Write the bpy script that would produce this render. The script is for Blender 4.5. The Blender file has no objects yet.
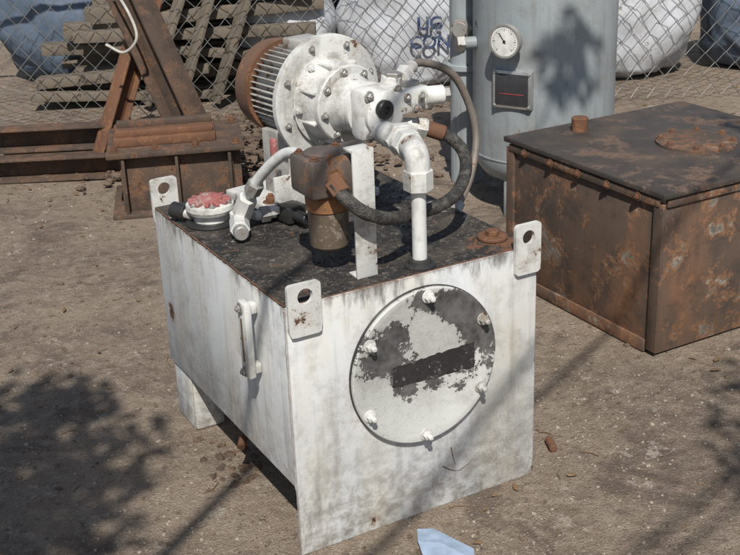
import bpy, bmesh, math, random
from mathutils import Vector, Matrix, noise as mnoise
random.seed(7)
scene=bpy.context.scene
V=Vector
# ------------------------------------------------------------ nodes helpers
class NT:
    def __init__(s,name):
        s.m=bpy.data.materials.new(name); s.m.use_nodes=True
        s.t=s.m.node_tree; s.n=s.t.nodes; s.l=s.t.links
        s.b=s.n['Principled BSDF']
        s.co=s.n.new('ShaderNodeTexCoord').outputs['Object']
    def put(s,inp,v):
        if hasattr(v,'links') or isinstance(v,bpy.types.NodeSocket): s.l.new(v,inp)
        else:
            if isinstance(v,(tuple,list)) and len(v)==3 and inp.type=='RGBA': v=(*v,1)
            inp.default_value=v
    def math(s,op,a,b=0.0,clamp=False):
        n=s.n.new('ShaderNodeMath'); n.operation=op; n.use_clamp=clamp
        s.put(n.inputs[0],a); s.put(n.inputs[1],b); return n.outputs[0]
    def noise(s,scale,detail=6,rough=.6,dist=0,vec=None):
        n=s.n.new('ShaderNodeTexNoise'); s.l.new(vec or s.co,n.inputs['Vector'])
        n.inputs['Scale'].default_value=scale; n.inputs['Detail'].default_value=min(detail,6)
        n.inputs['Roughness'].default_value=rough; n.inputs['Distortion'].default_value=dist
        return n.outputs['Fac']
    def vor(s,scale,vec=None,out='Distance',feat='F1'):
        n=s.n.new('ShaderNodeTexVoronoi'); n.feature=feat; s.l.new(vec or s.co,n.inputs['Vector']); n.inputs['Scale'].default_value=scale
        return n.outputs[out]
    def map(s,sc,loc=(0,0,0),rot=(0,0,0)):
        n=s.n.new('ShaderNodeMapping'); s.l.new(s.co,n.inputs['Vector'])
        n.inputs['Scale'].default_value=sc; n.inputs['Location'].default_value=loc; n.inputs['Rotation'].default_value=rot
        return n.outputs[0]
    def mr(s,v,a,b,c=0.0,d=1.0):
        n=s.n.new('ShaderNodeMapRange'); n.clamp=True
        s.put(n.inputs[0],v)
        for i,x in enumerate((a,b,c,d)): n.inputs[i+1].default_value=x
        return n.outputs[0]
    def mix(s,f,a,b):
        n=s.n.new('ShaderNodeMix'); n.data_type='RGBA'
        s.put(n.inputs[0],f); s.put(n.inputs[6],a); s.put(n.inputs[7],b); return n.outputs[2]
    def blob(s,p,r):
        n=s.n.new('ShaderNodeVectorMath'); n.operation='DISTANCE'
        s.l.new(s.co,n.inputs[0]); n.inputs[1].default_value=p
        return s.mr(n.outputs['Value'],0,r,1,0)
    def sep(s):
        n=s.n.new('ShaderNodeSeparateXYZ'); s.l.new(s.co,n.inputs[0]); return n.outputs
    def edge(s,rad=.006):
        b=s.n.new('ShaderNodeBevel'); b.samples=3; b.inputs[0].default_value=rad
        g=s.n.new('ShaderNodeNewGeometry')
        d=s.n.new('ShaderNodeVectorMath'); d.operation='DOT_PRODUCT'
        s.l.new(b.outputs[0],d.inputs[0]); s.l.new(g.outputs['Normal'],d.inputs[1])
        return s.math('SUBTRACT',1.0,d.outputs['Value'])
    def bump(s,h,st=.3,dist=.01):
        n=s.n.new('ShaderNodeBump'); n.inputs['Strength'].default_value=st; n.inputs['Distance'].default_value=dist
        s.put(n.inputs['Height'],h); s.l.new(n.outputs[0],s.b.inputs['Normal'])
    def out(s,c,r=.6,met=0.0):
        s.put(s.b.inputs['Base Color'],c); s.put(s.b.inputs['Roughness'],r); s.put(s.b.inputs['Metallic'],met)
        return s.m
def sc(c,k): return tuple(x*k for x in c)
def weathered(name,base,dark=(.12,.10,.08),chip=(.16,.07,.03),amt=.3,scale=9,rough=.5,streak=0,speck=0,edge=0,blobs=(),met=0,bump=.3,dirt=.5,zdirt_shade=None,topdirt=None,warm=None,halo_c=None,hs=.4):
    n=NT(name)
    big=n.noise(scale*.35,3)
    c=n.mix(n.mr(big,.35,.68),base,sc(base,.78))
    if warm: c=n.mix(n.math('MULTIPLY',n.mr(n.noise(1,4,.6,0,n.map((5,5,1.6),(3,1,2))),.45,.7),.7),c,warm)
    dm=n.math('MULTIPLY',n.mr(n.noise(scale*.8,6,.74),.5,.72),dirt)
    c=n.mix(dm,c,dark)
    if streak:
        st=n.math('MULTIPLY',n.mr(n.noise(1,4,.6,0,n.map((26,26,2.0))),.52,.75),streak)
        c=n.mix(st,c,dark)
    if zdirt_shade:  # low dirt speckle, also stands in for grey shade on the tank front
        z=n.sep()[2]; zm=n.mr(z,zdirt_shade[0],zdirt_shade[1],1,0)
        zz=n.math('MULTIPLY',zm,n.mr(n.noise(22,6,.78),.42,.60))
        c=n.mix(n.math('MULTIPLY',zz,zdirt_shade[2]),c,sc(dark,1.0))
    if topdirt:
        z=n.sep()[2]; zm=n.mr(z,topdirt[0],topdirt[1],0,1)
        zz=n.mr(n.math('ADD',n.math('MULTIPLY',zm,.36),n.noise(1,6,.7,0,n.map((20,20,5)))),.80,.95)
        c=n.mix(n.math('MULTIPLY',zz,.8),c,(.06,.05,.042))
    if speck:
        sp=n.mr(n.math('ADD',n.noise(170,3,.65),n.math('MULTIPLY',big,.35)),.80,.86); c=n.mix(n.math('MULTIPLY',sp,speck),c,sc(dark,.75))
    thr=.74-.26*amt
    nv=n.noise(scale,6,.76,.25)
    for p,r,w in blobs: nv=n.math('ADD',nv,n.math('MULTIPLY',n.blob(p,r),w))
    if edge: nv=n.math('ADD',nv,n.math('MULTIPLY',n.mr(n.edge(),.0,.12),edge))
    k=n.mr(nv,thr,thr+.012)
    cc=n.mix(n.mr(n.noise(scale*4,4),.35,.65),chip,sc(chip,.35))
    halo=n.math('MULTIPLY',n.mr(nv,thr-.06,thr),hs)
    c=n.mix(halo,c,halo_c or (sc(chip,1.6) if max(chip)<.5 else chip))
    c=n.mix(k,c,cc)
    n.bump(n.math('ADD',n.math('MULTIPLY',k,-1.0),n.math('MULTIPLY',n.noise(scale*6,3),.6)),bump,.003)
    return n.out(c,n.mix(k,(rough,)*3,(.85,)*3),met)
# ------------------------------------------------------------ materials
M={}
M['tank']=weathered('tank_white_paint',(.66,.68,.68),dark=(.21,.19,.16),amt=.22,scale=7,streak=.45,speck=.55,edge=.34,zdirt_shade=(-.08,.46,.95),topdirt=(.60,.76),bump=.15,dirt=.62,warm=(.58,.53,.43),
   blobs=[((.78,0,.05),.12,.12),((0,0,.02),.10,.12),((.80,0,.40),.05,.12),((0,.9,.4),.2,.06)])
cover_blobs=[((.57,-.02,.625),.13,.24),((.48,-.02,.69),.10,.20),((.39,-.02,.70),.06,.14),((.29,-.02,.585),.11,.20),((.26,-.02,.51),.08,.17),((.63,-.02,.49),.08,.18),((.33,-.02,.46),.10,.10),((.47,-.02,.43),.09,.10),((.39,-.02,.30),.22,-.12),((.42,-.02,.59),.07,-.13),((.22,-.02,.42),.1,-.1)]
M['cover']=weathered('cover_peeling_paint',(.56,.57,.54),dark=(.25,.24,.22),chip=(.14,.135,.13),amt=.62,scale=6.5,rough=.55,blobs=cover_blobs,speck=.6,bump=1.0,dirt=.6,halo_c=(.36,.35,.33))
M['label']=weathered('cover_label_dark',(.028,.025,.026),dark=(.06,.055,.05),chip=(.40,.39,.37),amt=.5,scale=26,rough=.5,speck=.3,bump=.8,halo_c=(.08,.075,.07))
M['white']=weathered('white_machine_paint',(.64,.64,.61),dark=(.17,.145,.115),amt=.46,scale=12,chip=(.13,.07,.042),speck=.55,bump=.35,dirt=.85,halo_c=(.34,.24,.16),hs=.5)
M['whitec']=weathered('white_clean_paint',(.68,.69,.67),dark=(.2,.17,.14),amt=.30,scale=13,speck=.5,bump=.2,dirt=.6,halo_c=(.4,.3,.2))
M['flange']=weathered('flange_white_paint',(.64,.65,.62),dark=(.19,.165,.13),amt=.38,scale=9,speck=.55,chip=(.13,.07,.04),streak=.35,dirt=.75,halo_c=(.36,.26,.18),hs=.5)
M['motor']=weathered('motor_grimy_paint',(.42,.41,.38),dark=(.10,.085,.07),amt=.5,scale=14,chip=(.16,.08,.04),speck=.6,dirt=.8)
M['rust']=weathered('rusted_steel',(.15,.07,.037),dark=(.06,.035,.025),chip=(.25,.12,.05),amt=.5,scale=12,rough=.85,speck=.5,bump=.6)
M['fancov']=weathered('fan_cover_rust',(.15,.085,.055),dark=(.06,.04,.03),chip=(.28,.13,.06),amt=.5,scale=8,rough=.85,speck=.6,bump=.5,streak=.4)
M['rustbr']=weathered('bright_rust',(.27,.125,.05),dark=(.08,.045,.03),chip=(.45,.38,.3),amt=.4,scale=16,rough=.8,speck=.6,bump=.5,dirt=.8)
M['greyhose']=weathered('grey_braided_hose',(.20,.175,.15),dark=(.08,.06,.045),chip=(.26,.14,.07),amt=.45,scale=20,rough=.6,speck=.5,bump=.5,met=.2)
M['dkrust']=weathered('dark_rusted_steel',(.085,.058,.042),dark=(.03,.025,.022),chip=(.19,.095,.05),amt=.56,scale=9,rough=.85,speck=.7,bump=.7,streak=.3,dirt=.9,warm=(.14,.075,.04))
M['boxr']=weathered('rust_box_steel',(.105,.07,.050),dark=(.04,.031,.027),chip=(.29,.25,.20),amt=.58,scale=7,rough=.78,streak=.25,speck=.8,bump=.7,dirt=1.0,warm=(.23,.105,.048),halo_c=(.25,.115,.05),hs=.9,topdirt=(.30,.62))
M['boxtop']=weathered('box_top_steel',(.06,.05,.044),dark=(.022,.02,.02),chip=(.17,.105,.07),amt=.55,scale=5,rough=.6,speck=.7,bump=.5,dirt=.8,warm=(.12,.085,.06))
M['bowl']=weathered('filter_bowl_paint',(.15,.115,.085),dark=(.05,.035,.025),chip=(.34,.30,.25),amt=.5,scale=14,rough=.4,streak=.6,bump=.4,met=.1)
M['block']=weathered('filter_block_paint',(.125,.10,.085),dark=(.04,.03,.025),chip=(.27,.12,.05),amt=.5,scale=12,rough=.6,bump=.5,speck=.5)
M['black']=weathered('black_greasy_steel',(.03,.03,.03),dark=(.01,.01,.01),chip=(.10,.08,.06),amt=.4,scale=15,rough=.45,bump=.4)
M['galv']=weathered('dull_zinc_steel',(.36,.35,.33),dark=(.14,.11,.08),chip=(.2,.1,.05),amt=.45,scale=20,rough=.45,met=.4)
M['vessel']=weathered('vessel_grey_paint',(.33,.37,.38),dark=(.16,.15,.13),chip=(.16,.09,.06),amt=.30,scale=5,streak=.5,speck=.5,rough=.4,bump=.1,dirt=.6)
M['red']=weathered('faded_red_paint',(.34,.11,.10),dark=(.3,.27,.25),chip=(.5,.47,.43),amt=.6,scale=28,rough=.7,speck=.5)
M['wood']=weathered('shaded_grey_timber',(.17,.14,.105),dark=(.07,.055,.043),chip=(.10,.08,.06),amt=.5,scale=6,rough=.9,dirt=.8)  # grey timber, darkened in its colour for the shade over the pile
M['bark']=weathered('tree_bark',(.13,.09,.06),amt=.5,scale=10,rough=.9)
def simple(name,c,r=.6,met=0,b=0,bs=60):
    n=NT(name); cc=n.mix(n.mr(n.noise(bs*.3,4),.3,.7),c,sc(c,.6))
    if b: n.bump(n.noise(bs,4),b,.004)
    return n.out(cc,r,met)
M['dial']=simple('dial_face',(.82,.81,.77),.35)
M['ink']=simple('black_ink',(.02,.02,.02),.5)
M['inkred']=simple('red_ink',(.35,.06,.05),.5)
M['plate']=simple('dark_nameplate',(.045,.045,.05),.35)
M['alu']=simple('aluminium',(.6,.6,.58),.35,.7)
M['sack']=weathered('woven_white_sack',(.52,.54,.57),dark=(.26,.25,.24),chip=(.36,.34,.31),amt=.4,scale=8,rough=.75,bump=.6,dirt=.7)
M['sackb']=simple('blue_grey_sack',(.11,.15,.21),.7,0,.4,40)
M['inkblue']=simple('sack_print_blue',(.05,.08,.16),.7)
M['leaf']=simple('leaf_green',(.07,.11,.03),.6)
M['dry']=simple('dry_leaf_brown',(.20,.12,.06),.8)
M['stone']=simple('pebble_grey',(.36,.31,.25),.9,0,.4,50)
M['debris']=simple('debris_brown',(.14,.10,.07),.9,0,.6,30)
M['grit']=simple('oily_grit',(.05,.04,.032),.8,0,.6,60)
M['paper']=simple('blue_paper',(.36,.46,.60),.6)
M['rope']=simple('white_rope',(.5,.48,.43),.8)
M['wire']=simple('galvanised_wire',(.30,.29,.27),.5,.5)
n=NT('hose_rubber')
c=n.mix(n.mr(n.noise(40,6,.7),.45,.65),(.024,.023,.022),(.10,.088,.075))
n.bump(n.math('ADD',n.vor(260),n.noise(90,4)),.7,.004); M['hose']=n.out(c,.6)
# oily tank top
n=NT('oily_tank_top')
g=n.noise(5,7,.7,.4); f2=n.noise(42,6,.75)
c=n.mix(n.mr(g,.47,.64),(.018,.016,.015),(.085,.07,.056))
c=n.mix(n.mr(f2,.53,.66),c,(.16,.135,.11))
c=n.mix(n.mr(n.noise(110,3,.6),.62,.68),c,(.26,.23,.2))
c=n.mix(n.mr(n.math('ADD',n.noise(14,6,.75,.3),n.math('MULTIPLY',n.blob((.75,.55,.757),.3),.13)),.66,.68),c,(.42,.41,.38))
c=n.mix(n.mr(n.math('ADD',n.noise(18,6,.7),n.math('MULTIPLY',n.blob((.74,.10,.757),.16),.2)),.62,.68),c,(.2,.09,.045))
n.bump(n.math('ADD',n.noise(60,6,.7),g),1.0,.014)
M['top']=n.out(c,n.mr(g,.38,.58,.35,.9))
# ground
n=NT('sandy_dirt_ground')
a=n.noise(1.1,6,.62,.3); b=n.noise(14,6,.78); d=n.noise(140,3,.7)
c=n.mix(n.mr(a,.42,.58),(.365,.28,.205),(.24,.18,.13))
c=n.mix(n.mr(b,.46,.64),c,(.42,.34,.255))
c=n.mix(n.math('MULTIPLY',n.mr(n.noise(2.6,6,.75,.6),.53,.62),.75),c,(.14,.103,.075))
c=n.mix(n.mr(n.noise(7,6,.7,.2,n.map((1,1,1),(9,4,0))),.60,.65),c,(.47,.40,.32))
c=n.mix(n.math('MULTIPLY',n.mr(n.noise(24,5,.7,.2,n.map((1,1,1),(2,7,0))),.58,.64),.75),c,(.12,.09,.065))
c=n.mix(n.mr(d,.56,.64),c,(.13,.10,.075))
c=n.mix(n.mr(n.noise(90,3,.6,0,n.map((1,1,1),(5,3,0))),.62,.67),c,(.50,.43,.35))
n.bump(n.math('ADD',n.math('ADD',n.math('MULTIPLY',b,1.2),n.math('MULTIPLY',d,.5)),n.math('MULTIPLY',a,2.)),1.0,.035)
M['ground']=n.out(c,.95)
# ------------------------------------------------------------ mesh helpers
def empty(name,loc=(0,0,0)):
    e=bpy.data.objects.new(name,None); e.empty_display_size=.1
    scene.collection.objects.link(e); return e
def fin(bm,name,mat,parent=None,smooth=True,ang=.55):
    bmesh.ops.recalc_face_normals(bm,faces=bm.faces[:])
    if smooth:
        for f in bm.faces: f.smooth=True
        for e in bm.edges:
            if len(e.link_faces)==2 and e.calc_face_angle(0)>ang: e.smooth=False
    me=bpy.data.meshes.new(name); bm.to_mesh(me); bm.free()
    o=bpy.data.objects.new(name,me); scene.collection.objects.link(o)
    mats=mat if isinstance(mat,(list,tuple)) else [mat]
    for k in mats: me.materials.append(M[k])
    if parent: o.parent=parent
    return o
def rz(a): return Matrix.Rotation(a,4,'Z')
def addbox(bm,c,s,R=None,bev=0):
    T=Matrix.Translation(V(c))@(R if R else Matrix.Identity(4))@Matrix.Diagonal((*s,1))
    r=bmesh.ops.create_cube(bm,size=1,matrix=T)
    if bev:
        es=list({e for v in r['verts'] for e in v.link_edges})
        bmesh.ops.bevel(bm,geom=es,offset=bev,segments=2,affect='EDGES',profile=.5)
def box(name,c,s,mat,parent=None,bev=.003,R=None):
    bm=bmesh.new(); addbox(bm,c,s,R,bev); return fin(bm,name,mat,parent)
def frame(ax):
    ax=V(ax).normalized(); t=V((0,0,1)) if abs(ax.z)<.9 else V((1,0,0))
    u=ax.cross(t).normalized(); w=ax.cross(u).normalized(); return ax,u,w
def addlathe(bm,o,ax,prof,seg=40,ph=0):
    ax,u,w=frame(ax); o=V(o); rings=[]
    for s,r in prof:
        if r<1e-5: rings.append([bm.verts.new(o+ax*s)])
        else: rings.append([bm.verts.new(o+ax*s+(u*math.cos(ph+2*math.pi*i/seg)+w*math.sin(ph+2*math.pi*i/seg))*r) for i in range(seg)])
    for a,b in zip(rings,rings[1:]):
        for i in range(seg):
            j=(i+1)%seg
            if len(a)==1 and len(b)==1: continue
            if len(a)==1: bm.faces.new((a[0],b[i],b[j]))
            elif len(b)==1: bm.faces.new((a[i],b[0],a[j]))
            else: bm.faces.new((a[i],b[i],b[j],a[j]))
    for rg in (rings[0],rings[-1]):
        if len(rg)>2: bm.faces.new(rg)
def lathe(name,o,ax,prof,mat,parent=None,seg=40):
    bm=bmesh.new(); addlathe(bm,o,ax,prof,seg); return fin(bm,name,mat,parent)
def cylp(L,r,b=.003): return [(0,r-b),(b,r),(L-b,r),(L,r-b)]
def cyl(name,p0,p1,r,mat,parent=None,seg=32,b=.003):
    p0=V(p0);p1=V(p1); return lathe(name,p0,p1-p0,cylp((p1-p0).length,r,b),mat,parent,seg)
def hexn(name,p0,p1,r,mat,parent=None): return cyl(name,p0,p1,r,mat,parent,6,.002)
def addbolt(bm,p,ax,r=.012,h=.01,wash=True):
    ax=V(ax).normalized(); p=V(p)
    if wash: addlathe(bm,p,ax,cylp(.003,r*1.5,.0008),20)
    addlathe(bm,p+ax*(.003 if wash else 0),ax,cylp(h,r,.0015),6,random.random())
    addlathe(bm,p+ax*(h+.002),ax,cylp(h*.6,r*.5,.001),12)
def bolts(name,ps,ax,mat,parent,r=.012,h=.01):
    bm=bmesh.new()
    for p in ps: addbolt(bm,p,ax,r,h)
    return fin(bm,name,mat,parent)
def cr(pts,nsub=10):
    P=[V(p) for p in pts]; P=[P[0]*2-P[1]]+P+[P[-1]*2-P[-2]]; out=[]
    for i in range(1,len(P)-2):
        for k in range(nsub):
            t=k/nsub; a,b,c,d=P[i-1:i+3]
            out.append(.5*((2*b)+(c-a)*t+(2*a-5*b+4*c-d)*t*t+(3*b-a-3*c+d)*t**3))
    out.append(P[-2]); return out
def addtube(bm,path,r,seg=14,r1=None):
    prev=None; rings=[]; N=len(path)
    for i,p in enumerate(path):
        t=(path[min(i+1,N-1)]-path[max(i-1,0)]).normalized()
        if prev is None: _,u,_w=frame(t)
        else: u=(prev-t*prev.dot(t)).normalized()
        prev=u; w=t.cross(u); rr=r if r1 is None else r+(r1-r)*i/(N-1)
        rings.append([bm.verts.new(p+(u*math.cos(2*math.pi*k/seg)+w*math.sin(2*math.pi*k/seg))*rr) for k in range(seg)])
    for a,b in zip(rings,rings[1:]):
        for k in range(seg): bm.faces.new((a[k],b[k],b[(k+1)%seg],a[(k+1)%seg]))
    bm.faces.new(rings[0]); bm.faces.new(rings[-1])
def tube(name,pts,r,mat,parent=None,seg=16,nsub=10):
    bm=bmesh.new(); addtube(bm,cr(pts,nsub),r,seg); return fin(bm,name,mat,parent)
def lug(name,x0,x1,z0,z1,hx,hz,hr,y0,y1,mat,parent,cr_=.012):
    bm=bmesh.new(); N=64; A=[];B=[]
    for i in range(N):
        a=2*math.pi*i/N; dx,dz=math.cos(a),math.sin(a)
        t=min([((x1 if dx>0 else x0)-hx)/dx if abs(dx)>1e-6 else 9,((z1 if dz>0 else z0)-hz)/dz if abs(dz)>1e-6 else 9])
        x,z=hx+dx*t,hz+dz*t
        qx=min(max(x,x0+cr_),x1-cr_); qz=min(max(z,z0+cr_),z1-cr_)
        d=math.hypot(x-qx,z-qz)
        if d>cr_: x=qx+(x-qx)/d*cr_; z=qz+(z-qz)/d*cr_
        A.append((x,z)); B.append((hx+dx*hr,hz+dz*hr))
    L=[]
    for y in (y0,y1):
        L.append(([bm.verts.new((x,y,z)) for x,z in A],[bm.verts.new((x,y,z)) for x,z in B]))
    (a0,b0),(a1,b1)=L
    for i in range(N):
        j=(i+1)%N
        bm.faces.new((a0[i],a0[j],b0[j],b0[i])); bm.faces.new((a1[i],b1[i],b1[j],a1[j]))
        bm.faces.new((a0[i],a1[i],a1[j],a0[j])); bm.faces.new((b0[i],b0[j],b1[j],b1[i]))
    return fin(bm,name,mat,parent)
def weldbead(name,a,b,mat,parent,r=.004,n_=60):
    a=V(a);b=V(b); bm=bmesh.new()
    pts=[a.lerp(b,i/n_)+V((random.uniform(-1,1),random.uniform(-1,1),random.uniform(-1,1)))*.0012 for i in range(n_+1)]
    addtube(bm,pts,r,6); return fin(bm,name,mat,parent)
# ------------------------------------------------------------ TANK
tank=empty('hydraulic_oil_tank')
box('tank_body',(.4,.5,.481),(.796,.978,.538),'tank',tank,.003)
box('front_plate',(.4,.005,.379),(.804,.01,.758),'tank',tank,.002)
box('top_plate',(.4,.5,.7535),(.79,.974,.007),'top',tank,.001)
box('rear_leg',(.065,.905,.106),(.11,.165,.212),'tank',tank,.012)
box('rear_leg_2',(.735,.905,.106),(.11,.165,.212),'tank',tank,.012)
lug('lifting_lug_1',.002,.098,.675,.822,.052,.785,.022,-.013,-.0005,'white',tank)
lug('lifting_lug_2',.718,.806,.683,.836,.762,.795,.021,-.013,-.0005,'white',tank)
lug('lifting_lug_3',.0,.09,.70,.848,.045,.812,.021,.991,1.003,'white',tank)
lug('lifting_lug_4',.71,.80,.70,.848,.755,.812,.021,.991,1.003,'white',tank)
weldbead('weld_seam_1',(.0,.008,.212),(.0,.008,.75),'tank',tank,.0035)
weldbead('weld_seam_2',(.004,.02,.757),(.004,.98,.757),'rust',tank,.0022,90)
weldbead('weld_seam_3',(.01,.010,.7585),(.79,.010,.7585),'rust',tank,.0018,90)
CX,CZ,CR=.409,.488,.235
lathe('cover_gasket',(CX,-.0005,CZ),(0,-1,0),cylp(.008,CR+.002,.001),'black',tank,72)
lathe('cover_plate',(CX,-.009,CZ),(0,-1,0),[(0,CR-.001),(.001,CR),(.010,CR),(.0125,CR-.003),(.0128,CR-.02),(.0115,CR-.023),(.0115,0)],'cover',tank,96)
for i in range(6):
    a=math.radians(88-60*i); p=V((CX+.212*math.cos(a),-.0215,CZ+.212*math.sin(a)))
    bm=bmesh.new(); addlathe(bm,p,(0,-1,0),cylp(.004,.019,.001),24); addlathe(bm,p+V((0,-.004,0)),(0,-1,0),cylp(.014,.0145,.002),6,i); addlathe(bm,p+V((0,-.018,0)),(0,-1,0),[(0,.008),(.012,.008),(.015,.005),(.015,0)],16)
    fin(bm,'cover_bolt_%d'%(i+1),'white',tank)
bm=bmesh.new(); N=120
w2,h2=.135,.036
per=[]
for i in range(N):
    t=i/N*4
    if t<1: q=(-w2+2*w2*t,h2)
    elif t<2: q=(w2,h2-2*h2*(t-1))
    elif t<3: q=(w2-2*w2*(t-2),-h2)
    else: q=(-w2,-h2+2*h2*(t-3))
    j=mnoise.noise(V((q[0]*60,q[1]*60,3)))*.006
    per.append((.435+q[0]+j,.482+q[1]*(1+.12*q[0]/w2)+j*1.2))
a_=[bm.verts.new((x,-.0213,z)) for x,z in per]; b_=[bm.verts.new((x,-.0205,z)) for x,z in per]
bm.faces.new(a_)
for i in range(N): bm.faces.new((a_[i],b_[i],b_[(i+1)%N],a_[(i+1)%N]))
fin(bm,'cover_label','label',tank,False)
box('level_gauge_body',(-.034,.195,.605),(.022,.052,.225),'white',tank,.006)
box('level_gauge_window',(-.0455,.195,.605),(.003,.010,.13),'bowl',tank,.001)
box('level_gauge_foot_1',(-.0125,.195,.695),(.021,.03,.03),'white',tank,.004)
box('level_gauge_foot_2',(-.0125,.195,.515),(.021,.03,.03),'white',tank,.004)
bolts('level_gauge_bolts',[(-.0455,.195,.70),(-.0455,.195,.51)],(-1,0,0),'galv',tank,.011,.008)
tube('drain_pipe',[(.08,.52,.215),(.06,.50,.15),(.02,.45,.12)],.013,'rust',tank)
bm=bmesh.new()
for a,b in [((.47,.135),(.53,.10)),((.53,.10),(.60,.145)),((.50,.19),(.515,.125))]:
    addtube(bm,cr([V((a[0],.0006,a[1])),V(((a[0]+b[0])/2,.0003,(a[1]+b[1])/2-.006)),V((b[0],.0006,b[1]))],8),.0024,6,.0011)
fin(bm,'weld_scar','bowl',tank)
lathe('tank_plug_flange',(.73,.12,.7575),(0,0,1),cylp(.012,.045),'rust',tank)
hexn('tank_plug',(.73,.12,.769),(.73,.12,.785),.022,'rust',tank)
bm=bmesh.new()
for i in range(900):
    x=random.uniform(.02,.78); y=random.uniform(.03,.97); s=random.uniform(.0012,.006)*random.uniform(.4,1)
    bmesh.ops.create_icosphere(bm,subdivisions=1,radius=1,matrix=Matrix.Translation((x,y,.757+s*.2))@rz(random.random()*6)@Matrix.Diagonal((s*1.5,s,s*.6,1)))
fin(bm,'oily_grit','grit',tank,False)
# ------------------------------------------------------------ MOTOR
B_=V((-.15,.9887,0)).normalized(); F_=-B_; DC=V((.465,.60,1.122)); yaw=math.atan2(B_.y,B_.x)-math.pi/2
RY=rz(yaw)
SX=V((math.cos(yaw),math.sin(yaw),0))
motor=empty('electric_motor')
def rim(o,ax,r,n_,ph=0):
    _,u,w=frame(ax); return [V(o)+(u*math.cos(ph+2*math.pi*i/n_)+w*math.sin(ph+2*math.pi*i/n_))*r for i in range(n_)]
lathe('mounting_flange',DC,B_,[(0,.10),(0,.187),(.004,.194),(.022,.194),(.026,.190),(.026,.1)],'flange',motor,96)
lathe('motor_end_flange',DC+B_*.027,B_,[(0,.1),(0,.160),(.018,.160),(.03,.135),(.05,.12)],'motor',motor,72)
lathe('motor_body',DC+B_*.05,B_,[(0,.118),(.19,.118)],'motor',motor,64)
bm=bmesh.new()
for i in range(44):
    a=2*math.pi*i/44; _,u,w=frame(B_); rd=u*math.cos(a)+w*math.sin(a)
    R=Matrix((rd,B_,rd.cross(B_))).transposed().to_4x4()
    addbox(bm,DC+B_*.145+rd*.127,(.024,.175,.004),R,.001)
fin(bm,'cooling_fins','motor',motor)
lathe('fan_cover',DC+B_*.235,B_,[(0,.145),(.002,.149),(.05,.149),(.075,.144),(.09,.125),(.096,.06),(.096,0)],'fancov',motor,64)
lathe('fan_cover_band',DC+B_*.231,B_,[(0,.12),(0,.151),(.014,.151),(.014,.12)],'rust',motor,64)
bolts('flange_bolts',rim(DC,F_,.168,8,.35),F_,'galv',motor,.008,.007)
box('terminal_box',DC+B_*.14+V((0,0,.145))+SX*.02,(.10,.11,.04),'motor',motor,.006,RY)
box('base_plate',(.45,.80,.772),(.38,.34,.028),'white',motor,.004,RY)
box('pedestal_1',V((0,0,.885))+V((DC.x,DC.y,0))+B_*.045,(.26,.02,.2),'flange',motor,.003,RY)
box('motor_foot_1',V((DC.x,DC.y,.90))+B_*.13-SX*.10,(.04,.16,.23),'motor',motor,.004,RY)
box('motor_foot_2',V((DC.x,DC.y,.90))+B_*.13+SX*.10,(.04,.16,.23),'motor',motor,.004,RY)
box('foot_pad',V((DC.x,DC.y,.80))+B_*.14-SX*.165,(.10,.22,.022),'white',motor,.003,RY)
box('foot_gusset',V((DC.x,DC.y,.85))+B_*.05-SX*.155,(.07,.012,.10),'white',motor,.003,RY)
bolts('foot_bolts',[V((DC.x,DC.y,.811))+B_*.09-SX*.18,V((DC.x,DC.y,.811))+B_*.2-SX*.18],(0,0,1),'rust',motor,.017,.016)
box('red_tag',V((.268,.60,1.0)),(.02,.02,.06),'red',motor,.005,RY)
# ------------------------------------------------------------ PUMP
pump=empty('hydraulic_pump')
lathe('bell_housing',DC,F_,[(0,.06),(.0,.138),(.012,.142),(.018,.126),(.075,.112),(.082,.117),(.098,.117),(.102,.113),(.103,.07)],'white',pump,64)
bolts('bell_bolts',rim(DC+F_*.103,F_,.098,8,.2),F_,'galv',pump,.009,.008)
bolts('bell_lugs',rim(DC+F_*.012,F_,.131,6,.1),F_,'white',pump,.011,.012)
bm=bmesh.new()
for i in range(8):
    a=2*math.pi*(i+.5)/8; _,u,w=frame(F_); rd=u*math.cos(a)+w*math.sin(a)
    R=Matrix((rd,F_,rd.cross(F_))).transposed().to_4x4(); addbox(bm,DC+F_*.048+rd*.119,(.02,.06,.01),R,.003)
fin(bm,'bell_ribs','white',pump)
lathe('pump_neck',DC+F_*.10,F_,[(0,.090),(.015,.088),(.03,.078),(.075,.074),(.08,.08),(.095,.08)],'white',pump,48)
PB=DC+F_*.225
box('pump_body',PB,(.145,.075,.155),'white',pump,.022,RY)
lathe('pump_front_cover',DC+F_*.26,F_,[(0,.068),(.012,.068),(.02,.060),(.028,.045),(.03,0)],'white',pump,48)
bolts('pump_bolts',[PB+F_*.037+SX*sx*.052+V((0,0,sz*.058)) for sx in(-1,1) for sz in(-1,1)],F_,'galv',pump,.011,.01)
lathe('shaft_cap',DC+F_*.285-SX*.02+V((0,0,.02)),F_,[(0,.028),(.014,.028),(.018,.024),(.018,.012),(.012,.010),(.012,0)],'black',pump,32)
box('valve_block',(.60,.37,1.145),(.13,.08,.07),'white',pump,.012,RY)
box('valve_block_top',(.615,.39,1.185),(.06,.05,.02),'galv',pump,.006,RY)
bolts('valve_block_bolts',[V((.575,.325,1.16)),V((.62,.32,1.16)),V((.60,.322,1.125))],F_,'galv',pump,.009,.008)
cyl('valve_cap',(.65,.35,1.15),(.705,.335,1.15),.028,'white',pump)
hexn('valve_cap_nut',(.70,.337,1.15),(.722,.331,1.15),.023,'galv',pump)
cyl('valve_cap_2',(.645,.385,1.125),(.69,.375,1.12),.022,'motor',pump)
cyl('top_port',(.56,.40,1.17),(.565,.395,1.215),.03,'white',pump)
hexn('top_port_nut',(.565,.395,1.20),(.567,.394,1.225),.03,'galv',pump)
cyl('outlet_stub',PB+V((-.01,-.02,-.045)),(.475,.18,1.075),.034,'white',pump)
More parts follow.
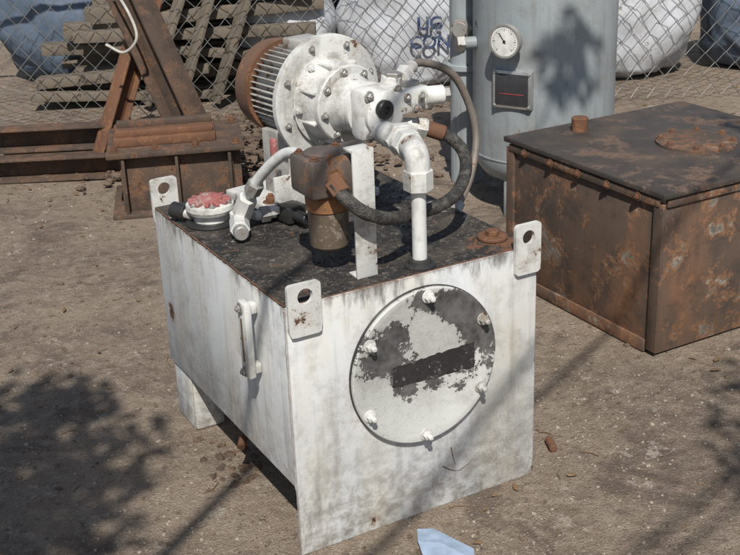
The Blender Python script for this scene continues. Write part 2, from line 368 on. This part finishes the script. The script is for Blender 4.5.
hexn('outlet_nut_1',(.492,.235,1.078),(.482,.20,1.078),.048,'white',pump)
hexn('outlet_nut_2',(.472,.165,1.08),(.462,.125,1.08),.044,'white',pump)
tube('outlet_elbow',[(.467,.15,1.08),(.452,.095,1.082),(.444,.066,1.07),(.443,.059,1.03)],.034,'white',pump,24)
# ------------------------------------------------------------ SUCTION PIPE
pipe=empty('steel_pipe')
cyl('pipe_tube',(.443,.059,.76),(.443,.059,1.0),.0205,'whitec',pipe)
hexn('pipe_nut',(.443,.059,.978),(.443,.059,1.035),.041,'white',pipe)
lathe('pipe_collar',(.443,.059,.757),(0,0,1),[(0,.044),(.006,.044),(.012,.034),(.02,.032),(.024,.024)],'black',pipe)
# ------------------------------------------------------------ FLAT BAR
bar=empty('steel_bracket')
box('bracket_upright',(.283,.074,.937),(.064,.008,.36),'white',bar,.0015)
box('bracket_foot',(.283,.098,.7605),(.064,.04,.006),'white',bar,.001)
box('bracket_top_tab',(.283,.10,1.112),(.064,.045,.008),'white',bar,.0015)
# ------------------------------------------------------------ FILTER
filt=empty('oil_filter')
FX,FY=.225,.175
lathe('filter_bowl',(FX,FY,.825),(0,0,1),[(0,.0),(.0,.03),(.004,.046),(.012,.053),(.05,.055),(.112,.056)],'bowl',filt,48)
lathe('filter_collar',(FX,FY,.937),(0,0,1),[(0,.05),(.003,.060),(.040,.061),(.046,.056),(.052,.054)],'rustbr',filt,48)
lathe('filter_drain',(FX,FY,.812),(0,0,1),cylp(.016,.014),'rust',filt,6)
box('filter_head',(FX,FY,1.040),(.155,.135,.105),'block',filt,.012)
box('filter_head_port',(FX+.09,FY+.035,1.062),(.12,.08,.06),'block',filt,.01)
lathe('filter_head_cap',(FX-.01,FY,1.0925),(0,0,1),[(0,.05),(.005,.05),(.010,.044),(.010,0)],'block',filt,40)
bolts('filter_head_bolts',[(FX-.055,FY-.045,1.0925),(FX-.055,FY+.045,1.0925),(FX+.055,FY+.045,1.0925)],(0,0,1),'rust',filt,.009,.006)
cyl('filter_side_port',(FX-.01,FY-.066,1.035),(FX-.01,FY-.085,1.03),.026,'rust',filt)
# ------------------------------------------------------------ HOSE
hose=empty('hydraulic_hose')
hp=[(.20,.085,1.03),(.212,.045,1.003),(.25,.02,.965),(.31,.022,.935),(.38,.06,.912),(.45,.105,.895),(.53,.12,.892),(.62,.15,.905),(.69,.2,.945),(.725,.26,.985),(.715,.31,1.02),(.68,.34,1.045),(.64,.355,1.055)]
tube('hose_tube',hp,.0185,'hose',hose,20,12)
hexn('hose_nut_1',(.205,.095,1.035),(.21,.058,1.010),.027,'rust',hose)
cyl('hose_ferrule_2',(.70,.325,1.033),(.655,.35,1.052),.024,'rust',hose)
hexn('hose_nut_2',(.655,.35,1.052),(.625,.362,1.06),.030,'white',hose)
cyl('hose_adapter',(.63,.36,1.06),(.56,.385,1.07),.024,'white',hose)
# ------------------------------------------------------------ RETURN LINE
rl=empty('bent_return_pipe')
tube('return_tube',[(.15,.625,.80),(.16,.59,.86),(.178,.53,.935),(.205,.45,1.01),(.225,.38,1.045),(.232,.24,1.05)],.0165,'whitec',rl,18,10)
hexn('return_nut_1',(.151,.62,.80),(.163,.575,.872),.03,'white',rl)
hexn('return_nut_2',(.168,.56,.89),(.176,.535,.925),.026,'galv',rl)
cyl('return_base',(.15,.63,.758),(.15,.63,.815),.028,'white',rl)
hexn('return_side_nut',(.15,.63,.79),(.11,.53,.79),.03,'white',rl)
cyl('return_side_cap',(.112,.54,.79),(.102,.50,.79),.022,'galv',rl)
# ------------------------------------------------------------ FILLER
fb=empty('breather_filler_cap')
FC=(.10,.735,.757)
lathe('filler_flange',FC,(0,0,1),[(0,.078),(.006,.08),(.012,.078),(.014,.06)],'black',fb,48)
lathe('filler_body',FC,(0,0,1),[(.012,.055),(.03,.052),(.04,.07),(.052,.076),(.066,.074),(.07,.066),(.071,.0)],'white',fb,48)
bm=bmesh.new(); 
for i in range(6):
    a=math.pi*i/6; addbox(bm,V(FC)+V((0,0,.076)),(.135,.014,.012),rz(a),.004)
addlathe(bm,V(FC)+V((0,0,.07)),(0,0,1),[(0,.045),(.016,.04),(.024,.025),(.026,0)],24)
fin(bm,'filler_cap_handle','red',fb)
bolts('filler_screws',[V(FC)+V((.062*math.cos(a),.062*math.sin(a),.07)) for a in [.26+k*math.pi/3 for k in range(6)]],(0,0,1),'galv',fb,.007,.004)
cyl('filler_side_stub',(.05,.76,.785),(.025,.80,.79),.016,'white',fb)
cyl('filler_knob',(.035,.78,.79),(.01,.825,.795),.026,'black',fb)
sv=empty('solenoid_valve')
box('coil',(.31,.60,.79),(.07,.08,.055),'black',sv,.008,RY)
cyl('core',(.31,.56,.79),(.32,.50,.79),.018,'black',sv)
cyl('stem',(.27,.62,.79),(.2,.63,.79),.016,'white',sv)
hexn('nut',(.25,.625,.79),(.22,.628,.79),.025,'galv',sv)
# ------------------------------------------------------------ GREY HOOP HOSE
hoop=empty('grey_steel_hose')
tube('hose_tube',[(.62,.42,1.2),(.665,.47,1.205),(.735,.5,1.212),(.84,.5,1.165),(.905,.5,1.06),(.92,.48,.95),(.87,.44,.84),(.80,.40,.775)],.0125,'greyhose',hoop,14,10)
hexn('hose_nut',(.60,.405,1.195),(.645,.45,1.203),.028,'white',hoop)
cyl('hose_ferrule',(.645,.45,1.203),(.69,.485,1.209),.02,'white',hoop)
hexn('hose_nut_lower',(.80,.40,.775),(.775,.385,.757),.022,'galv',hoop)
# ------------------------------------------------------------ RIGHT RUSTY BOX
rb=empty('rusted_steel_tank')
box('tank_shell',(2.14,.86,.315),(.95,.92,.61),'boxr',rb,.006)
box('tank_lid',(2.14,.86,.632),(.99,.96,.022),'boxtop',rb,.004)
for i,y in enumerate((.415,1.305)):
    box('rib_%d'%i,(1.660,y,.31),(.012,.05,.58),'boxr',rb,.003)
box('lid_rim_angle',(1.657,.86,.60),(.012,.90,.03),'boxr',rb,.003)
box('lid_rim_angle_2',(2.14,.396,.60),(.93,.012,.03),'boxr',rb,.003)
box('bottom_angle',(1.657,.86,.03),(.012,.82,.05),'boxr',rb,.003)
bolts('side_bolts',[(1.650,.52+.17*k,.60) for k in range(5)],(-1,0,0),'rust',rb,.012,.008)
lathe('lid_hatch',(2.2,.8,.643),(0,0,1),[(0,.16),(.01,.16),(.014,.15),(.014,0)],'boxr',rb,48)
bolts('lid_hatch_bolts',[V((2.2+.14*math.cos(k*math.pi/4),.8+.14*math.sin(k*math.pi/4),.657)) for k in range(8)],(0,0,1),'rust',rb,.011,.008)
cyl('lid_pipe',(1.95,1.22,.64),(1.95,1.22,.70),.035,'rust',rb)
# ------------------------------------------------------------ PRESSURE VESSEL
pv=empty('pressure_vessel')
PC=V((2.42,2.08,0)); PR=.35
lathe('vessel_shell',PC,(0,0,1),[(.12,0),(.125,.12),(.15,.22),(.19,.30),(.25,.342),(.30,PR),(1.9,PR),(1.98,.33),(2.06,.25),(2.12,.1),(2.13,0)],'vessel',pv,80)
for k in range(3):
    a=math.radians(200+120*k); box('leg_%d'%k,PC+V((.27*math.cos(a),.27*math.sin(a),.11)),(.06,.06,.22),'vessel',pv,.004,rz(a))
lathe('weld_seam',PC,(0,0,1),[(.295,.345),(.297,.353),(.303,.353),(.305,.345)],'vessel',pv,80)
cam_dir=math.atan2(-2.50676-PC.y,-1.12458-PC.x)
def onv(da,z,off=0): a=cam_dir+math.radians(da); d=V((math.cos(a),math.sin(a),0)); return PC+d*(PR+off)+V((0,0,z)),d,a
p,d,a=onv(-24,.665,.012)
box('nameplate_bracket',p-d*.012,(.20,.03,.18),'alu',pv,.003,rz(a+math.pi/2))
box('nameplate',p+d*.0045,(.17,.004,.15),'plate',pv,.001,rz(a+math.pi/2))
box('nameplate_stripe',p+d*.0075+V((0,0,-.02)),(.13,.002,.004),'inkred',pv,.0005,rz(a+math.pi/2))
bolts('nameplate_screws',[p+d*.003+V((-d.y*sx*.088,d.x*sx*.088,sz*.078)) for sx in (-1,1) for sz in (-1,1)],d,'galv',pv,.006,.003)
p,d,a=onv(-25,.905,0)
cyl('gauge_stem',p-d*.01,p+d*.06,.015,'galv',pv)
lathe('gauge_case',p+d*.05,d,[(0,.06),(.003,.078),(.03,.08),(.036,.078),(.036,.070),(.031,.069),(.031,0)],'galv',pv,64)
lathe('gauge_dial',p+d*.082,d,[(0,.0685),(.001,.0685),(.001,0)],'dial',pv,64)
up=V((0,0,1)); side=V((-d.y,d.x,0))
bm=bmesh.new(); q=p+d*.0836
for k in range(25):
    t=math.radians(225-270*k/24); dr=side*math.cos(t)+up*math.sin(t); L=.012 if k%4==0 else .006
    R=Matrix((dr,d,dr.cross(d))).transposed().to_4x4(); addbox(bm,q+dr*(.06-L/2),(L,.0008,.0022 if k%4==0 else .0012),R)
dr=side*math.cos(2.2)+up*math.sin(2.2); R=Matrix((dr,d,dr.cross(d))).transposed().to_4x4(); addbox(bm,q+dr*.018+d*.001,(.06,.0008,.004),R)
addlathe(bm,q,d,cylp(.003,.007,.0005),16)
fin(bm,'gauge_marks','ink',pv)
cyl('side_fitting',onv(-70,.85)[0],onv(-70,.85,.09)[0],.03,'vessel',pv)
hexn('side_fitting_nut',onv(-70,.85,.06)[0],onv(-70,.85,.1)[0],.042,'galv',pv)
sp=empty('grey_standpipe')
SPp=V((2.32,2.62,0))
cyl('pipe',SPp,SPp+V((0,0,1.7)),.085,'vessel',sp,40)
cyl('pipe_flange',SPp+V((0,0,.62)),SPp+V((0,0,.65)),.11,'vessel',sp,40)
cyl('branch',SPp+V((0,0,.85)),SPp+V((-.12,-.12,.85)),.04,'galv',sp)
hexn('branch_nut',SPp+V((-.07,-.07,.85)),SPp+V((-.11,-.11,.85)),.055,'galv',sp)
# ------------------------------------------------------------ GROUND
bm=bmesh.new()
bmesh.ops.create_grid(bm,x_segments=2,y_segments=2,size=60,matrix=Matrix.Translation((0,0,0)))
fin(bm,'ground','ground',None,False)
def view(depth,right,z=0): # yard-space frame aligned to the back fence
    return V((-1.12458,-2.50676,0))+V((.481,.877,0))*depth+V((.877,-.481,0))*right+V((0,0,z))
def scatter(name,mat,n_,gen,smin,smax,flat=.6):
    bm=bmesh.new()
    for i in range(n_):
        p=gen(); s=random.uniform(smin,smax)*random.uniform(.5,1)
        T=Matrix.Translation(p+V((0,0,s*flat*.3)))@Matrix.Rotation(random.random()*6.28,4,'Z')@Matrix.Rotation(random.uniform(-.3,.3),4,'X')@Matrix.Diagonal((s,s*random.uniform(.5,1),s*flat,1))
        r=bmesh.ops.create_icosphere(bm,subdivisions=1,radius=1,matrix=T)
        for v in r['verts']: v.co+=V((random.uniform(-.2,.2),random.uniform(-.2,.2),random.uniform(-.1,.1)))*s
    return fin(bm,name,mat,None,False)
def notank(p): return not(-.02<p.x<.82 and -.03<p.y<1.0)
def g1():
    while True:
        p=view(random.uniform(1.5,7.5),random.uniform(-2.6,2.8))
        if notank(p): return p
def g2():
    while True:
        c_=random.choice([(-.25,.3),(.9,-.1),(-.5,1.3),(1.3,.3),(.2,-.4),(1.1,1.6)]); p=V((c_[0]+random.gauss(0,.3),c_[1]+random.gauss(0,.3),0))
        if notank(p): return p
scatter('gravel','stone',1900,g1,.002,.012)
scatter('gravel.001','stone',1500,g2,.0015,.008)
scatter('dirt_clods','debris',1300,g1,.003,.016)
def g3(): return V((random.gauss(.05,.06),random.gauss(.55,.10),0))
scatter('rust_flakes','dkrust',60,g3,.004,.026,.4)
bm=bmesh.new()
for i in range(430):
    p=g1() if i<230 else view(random.uniform(5.2,8.5),random.uniform(-3,3)); s=random.uniform(.008,.024)
    T=Matrix.Translation(p+V((0,0,.008)))@Matrix.Rotation(random.random()*6.28,4,'Z')@Matrix.Rotation(random.uniform(-.5,.5),4,'X')
    vs=[bm.verts.new(T@V(c)) for c in [(-s,0,0),(-.3*s,.4*s,.2*s),(.5*s,.35*s,.1*s),(s,0,.3*s),(.4*s,-.4*s,.1*s),(-.4*s,-.35*s,.15*s)]]
    bm.faces.new(vs)
for i in range(120):
    p=g1()+V((0,0,.004)); a=random.random()*6.28; l=random.uniform(.02,.08)
    addtube(bm,[p,p+V((math.cos(a),math.sin(a),.02))*l*.5,p+V((math.cos(a+.3),math.sin(a+.3),.02))*l],.0016,5)
fin(bm,'fallen_leaves','dry',None,False)
bm=bmesh.new()
P_=[(.335,-.07,.006),(.372,-.10,.012),(.42,-.235,.005),(.38,-.30,.018),(.27,-.22,.006),(.295,-.14,.02)]
ctr=bm.verts.new((.345,-.18,.022)); vs=[bm.verts.new(c) for c in P_]
for i in range(6): bm.faces.new((ctr,vs[i],vs[(i+1)%6]))
fin(bm,'blue_paper_scrap','paper',None,False)
cyl('rusted_pipe_offcut',(.93,.06,.013),(.955,.12,.013),.013,'rust',None,20)
def heap(): 
    while True:
        a=random.gauss(0,.5); b=random.gauss(0,.45)
        if abs(a)<1.2 and abs(b)<.9: break
    h=.14*math.exp(-(a*a/.6+b*b/.5))*random.random()**.3
    return view(6.9+b,-.65+a,h)
scatter('debris_pile','debris',1300,heap,.01,.05,.45)
scatter('rusty_scrap_pile','dkrust',200,heap,.02,.07,.35)
# ------------------------------------------------------------ LEFT SCRAP
FA=math.atan2(-.481,.877)
def channel(name,p0,p1,w,h,parent,mat,roll=0):
    p0=V(p0);p1=V(p1);ax=(p1-p0); L=ax.length; x,u,v=frame(ax)
    R=Matrix((u,v,x)).transposed().to_4x4()@Matrix.Rotation(roll,4,'Z'); c=(p0+p1)/2
    uu=(R.to_3x3()@V((1,0,0))); vv=(R.to_3x3()@V((0,1,0)))
    bm=bmesh.new(); addbox(bm,c-uu*(h*.5-.006),(.012,w,L),R,.003)
    addbox(bm,c+vv*(w*.5+.007)-uu*.0,(h,.014,L),R,.003); addbox(bm,c-vv*(w*.5+.007),(h,.014,L),R,.003)
    return fin(bm,name,mat,parent)
def ibeam(name,p0,p1,w,parent,mat):
    p0=V(p0);p1=V(p1);ax=(p1-p0); L=ax.length; x,u,v=frame(ax); R=Matrix((u,v,x)).transposed().to_4x4(); c=(p0+p1)/2
    bm=bmesh.new(); addbox(bm,c,(w*.12,w,L),R,.002)
    addbox(bm,c+v*w*.53,(w,w*.1,L),R,.002); addbox(bm,c-v*w*.53,(w,w*.1,L),R,.002); return fin(bm,name,mat,parent)
sb=empty('rusted_machine_base')
c0=view(6.0,-1.0); RB=rz(FA+.15); bx=RB.to_3x3()@V((1,0,0)); by=RB.to_3x3()@V((0,1,0))
box('base_web',c0+V((0,0,.16)),(.58,.42,.32),'dkrust',sb,.01,RB)
box('base_bottom_flange',c0+V((0,0,.012)),(.70,.54,.024),'dkrust',sb,.005,RB)
box('base_top_flange',c0+V((0,0,.335)),(.70,.54,.028),'dkrust',sb,.005,RB)
for k in range(3):
    box('base_rib_%d'%k,c0-by*.235+bx*(-.27+.27*k)+V((0,0,.17)),(.016,.05,.29),'dkrust',sb,.003,RB)
for k in range(3):
    box('base_side_rib_%d'%k,c0+bx*.31+by*(-.18+.18*k)+V((0,0,.17)),(.04,.016,.29),'dkrust',sb,.003,RB)
box('base_slide',c0+V((0,0,.372))-bx*.05,(.52,.30,.045),'rust',sb,.006,RB)
box('base_slide_rail',c0+V((0,0,.41))-bx*.05-by*.1,(.50,.05,.035),'rust',sb,.006,RB)
box('base_slide_rail_2',c0+V((0,0,.41))-bx*.05+by*.1,(.50,.05,.035),'dkrust',sb,.006,RB)
bolts('base_bolts',[c0+bx*sx*.31+by*sy*.22+V((0,0,.35)) for sx in(-1,-.33,.33,1) for sy in(-1,1)],(0,0,1),'rust',sb,.018,.015)
sg=empty('scrap_steel_sections')
for k,(r0,d0,z,L_) in enumerate([(-2.2,6.45,.07,.8),(-2.15,6.7,.07,.85),(-2.2,6.58,.21,.8)]):
    channel('section_%d'%k,view(d0,r0,z),view(d0+.08*(k%2),r0+L_,z+.01),.11,.12,sg,('dkrust','rust')[k%2],.0)
bmn=empty('rusty_steel_beam')
ibeam('beam',view(6.4,-.95,.2),view(6.7,-1.42,1.35),.16,bmn,'dkrust')
b4=empty('rusty_steel_beam.001'); ibeam('beam',view(6.5,-1.5,.1),view(6.9,-1.15,1.1),.10,b4,'rust')
rp=empty('white_rope'); tube('rope',[view(6.5,-1.36,1.1),view(6.35,-1.24,.95),view(6.3,-1.2,.82),view(6.32,-1.28,.74),view(6.35,-1.38,.78)],.008,'rope',rp,8,8)
tp=empty('timber_pile')
for i in range(34):
    lay=i//6; r0=random.uniform(-2.6,-1.7)+.1*lay; ln=random.uniform(1.2,1.7); dp=8.2+(i%6)*.15
    p=view(dp,r0+ln/2,.08+lay*.14)
    box('plank_%d'%i,p,(ln,.15,random.uniform(.06,.12)),'wood',tp,.006,rz(FA+random.uniform(-.12,.12))@Matrix.Rotation(random.uniform(-.08,.12),4,'Y'))
for i in range(4):
    p0=view(8.0,-1.75+i*.24,.05); p1=view(8.1,-1.35+i*.24+random.uniform(-.1,.1),.9+random.uniform(-.1,.1)); ax,u_,w_=frame(p1-p0)
    R=Matrix((u_,w_,ax)).transposed().to_4x4(); box('leaning_board_%d'%i,(p0+p1)/2,(.13,.03,(p1-p0).length),'wood',tp,.004,R)
# sacks
def sack(name,c,s,mat,rot=0,text=None,ts=.2):
    e=empty(name); bm=bmesh.new(); bmesh.ops.create_cube(bm,size=1)
    bmesh.ops.subdivide_edges(bm,edges=bm.edges[:],cuts=15,use_grid_fill=True)
    R=rz(FA+rot)
    for v in bm.verts:
        q=v.co*2; k=(1-.22*(q.x*q.x*q.y*q.y+q.z*q.z*q.y*q.y+q.x*q.x*q.z*q.z)/1.5)
        co=V((q.x*s[0]/2*k,q.y*s[1]/2*k,q.z*s[2]/2*k))
        co+=mnoise.noise_vector(co*5+V(c))*.05+mnoise.noise_vector(co*V((22,22,9))+V(c))*.018
        v.co=V(c)+R@co
    fin(bm,'sack_body',mat,e,True,1.2)
    if text:
        for j,(t,dx,dz) in enumerate(text):
            cu=bpy.data.curves.new('t','FONT'); cu.body=t; cu.size=ts; cu.extrude=.001; cu.align_x='CENTER'; cu.offset=.003
            ob=bpy.data.objects.new('printed_text_%d'%j,cu); scene.collection.objects.link(ob)
            bpy.context.view_layer.update()
            me=bpy.data.meshes.new_from_object(ob.evaluated_get(bpy.context.evaluated_depsgraph_get())); bpy.data.objects.remove(ob)
            o=bpy.data.objects.new('printed_text_%d'%j,me); scene.collection.objects.link(o); me.materials.clear(); me.materials.append(M['inkblue'])
            o.matrix_world=Matrix.Translation(V(c)+R@V((dx,-s[1]/2-.035,dz)))@R@Matrix.Rotation(math.pi/2,4,'X'); o.parent=e
    return e
sack('bulk_sack',view(8.5,.35,.50),(1.0,.6,1.0),'sack',.05,[('UG',.12,-.04),('CON',.12,-.17)],.125)
sack('bulk_sack.001',view(8.5,-.55,.45),(.75,.6,.9),'sack',-.1)
sack('bulk_sack.002',view(8.9,-.1,.6),(.5,.5,1.2),'sackb',.2)
sack('bulk_sack.003',view(8.6,1.9,.5),(1.1,.7,1.0),'sack',.1)
sack('bulk_sack.004',view(8.7,3.0,.5),(.9,.7,1.0),'sackb',-.1)
sack('bulk_sack.005',view(9.2,-2.2,.5),(1.2,.7,1.0),'sackb',-.1)
# ------------------------------------------------------------ CHAIN LINK FENCE
fe=empty('chain_link_fence')
cw,ch=.125,.14; x0,x1,zt=-4.2,4.6,1.8
nx=int((x1-x0)/cw); nz=int(zt/ch*2)
for s_ in (1,-1):
    bm=bmesh.new()
    for i in range(nx):
        pts=[]
        for k in range(nz+1):
            xx=x0+i*cw+(s_*cw/2 if k%2 else 0); zz=k*ch/2+.02
            wob=V((mnoise.noise(V((xx*2,zz*2,0))),mnoise.noise(V((xx*2,zz*2,7)))*1.5,mnoise.noise(V((xx*2,zz*2,13)))))*.03
            pts.append(view(7.75+s_*(.006 if k%2 else -.006)+wob.y,xx+wob.x,zz+wob.z))
        addtube(bm,pts,.0032,5)
    fin(bm,'fence_mesh_%d'%(1 if s_>0 else 2),'wire',fe)
for i,r_ in enumerate((-4.0,4.6)):
    cyl('post_%d'%i,view(7.8,r_,0),view(7.8,r_,1.95),.03,'galv',fe)
cyl('top_rail',view(7.8,-4.2,1.85),view(7.8,4.7,1.85),.02,'galv',fe)
wl=empty('corrugated_metal_wall')
bm=bmesh.new(); pr=None
for i in range(241):
    xx=-7+i*.06; off=.02*math.sin(i*math.pi/2)
    a_=bm.verts.new(view(11.5+off,xx,0)); b_=bm.verts.new(view(11.5+off,xx,2.6))
    if pr: bm.faces.new((pr[0],a_,b_,pr[1]))
    pr=(a_,b_)
fin(bm,'sheet','vessel',wl)
# ------------------------------------------------------------ ADDED SHADE TREE (unseen behind the camera, clumps placed to cast dappled shade)
el=math.radians(50); hx,hy=-.47,-.883
S=V((hx*math.cos(el),hy*math.cos(el),math.sin(el)))
tr=empty('added_shade_tree')
bm=bmesh.new(); T0=V((-4.6,-4.4,0))
addtube(bm,cr([T0,T0+V((.1,.1,1.5)),T0+V((.3,.1,2.8)),T0+V((.6,.4,4.2)),T0+V((.9,.5,5.6))],8),.17,12,.05)
cl=[]
for (tx,ty,t,r_) in [(-.42,.85,5.7,.34),(-.85,.75,5.8,.42),(-.75,1.25,5.8,.42),(-.6,.5,5.7,.3),(-.35,1.25,5.6,.22),(-1.2,1.1,5.9,.5),(1.45,-.40,6.0,.22),(1.8,-.2,6.2,.35),(3.0,1.3,6.6,.3),(1.6,1.6,6.3,.10)]:
    q=V((tx,ty,0))+S*t; cl.append((q.x,q.y,q.z,r_,1.3 if tx<0 else .8))
q=V((2.35,1.8,.75))+S*5.6; cl.append((q.x,q.y,q.z,.16,.8))
cl+=[(-4.3,-4.2,5.6,.9,1),(-3.9,-5,5.7,.8,1),(-5.2,-3.9,5.0,.8,1)]
for (x,y,z,r,_d) in cl:
    s=T0+V((.35,.2,3.0)); e_=V((x,y,z)); mid=(s+e_)/2+V((0,0,.25))
    addtube(bm,cr([s,mid,e_],6),.03,7,.006)
fin(bm,'trunk','bark',tr)
bm=bmesh.new()
for (x,y,z,r,dn) in cl:
    for i in range(int(700*r*dn)):
        d=V((random.gauss(0,1),random.gauss(0,1),random.gauss(0,.7))).normalized()*r*random.random()**.5
        p=V((x,y,z))+d; s=random.uniform(.03,.065)
        T=Matrix.Translation(p)@Matrix.Rotation(random.random()*6.28,4,'Z')@Matrix.Rotation(random.uniform(-1,1),4,'X')
        bm.faces.new([bm.verts.new(T@V(c)) for c in [(-s,0,0),(0,.45*s,.1*s),(s,0,0),(0,-.45*s,.1*s)]])
fin(bm,'foliage','leaf',tr,False)
# ------------------------------------------------------------ LIGHT
w=bpy.data.worlds.new('World'); scene.world=w; w.use_nodes=True
sky=w.node_tree.nodes.new('ShaderNodeTexSky'); sky.sky_type='NISHITA'; sky.sun_disc=False
sky.sun_elevation=el; sky.sun_rotation=math.atan2(hx,hy)
bg=w.node_tree.nodes['Background']; bg.inputs[1].default_value=.08
w.node_tree.links.new(sky.outputs[0],bg.inputs[0])
L=bpy.data.lights.new('sun','SUN'); L.energy=5.0; L.angle=math.radians(.5); L.color=(1,.955,.89)
lo=bpy.data.objects.new('sun',L); scene.collection.objects.link(lo)
lo.rotation_euler=(-S).to_track_quat('-Z','Y').to_euler()
# ------------------------------------------------------------ CAMERA
cam=bpy.data.cameras.new('camera'); co=bpy.data.objects.new('camera',cam); scene.collection.objects.link(co)
yw,pt,ro=.5019,.38891,-.03898
f=V((math.sin(yw)*math.cos(pt),math.cos(yw)*math.cos(pt),-math.sin(pt))); r=V((math.cos(yw),-math.sin(yw),0)); u=r.cross(f)
r2=math.cos(ro)*r+math.sin(ro)*u; u2=-math.sin(ro)*r+math.cos(ro)*u
mw=Matrix((r2,u2,-f)).transposed().to_4x4(); mw.translation=V((-1.12458,-2.50676,1.95879)); co.matrix_world=mw
cam.sensor_fit='HORIZONTAL'; cam.sensor_width=36; cam.lens=36*1166.36568/740; cam.clip_end=300; cam.clip_start=.05
scene.camera=co
scene.view_settings.view_transform='Standard'; scene.view_settings.look='None'; scene.view_settings.exposure=0
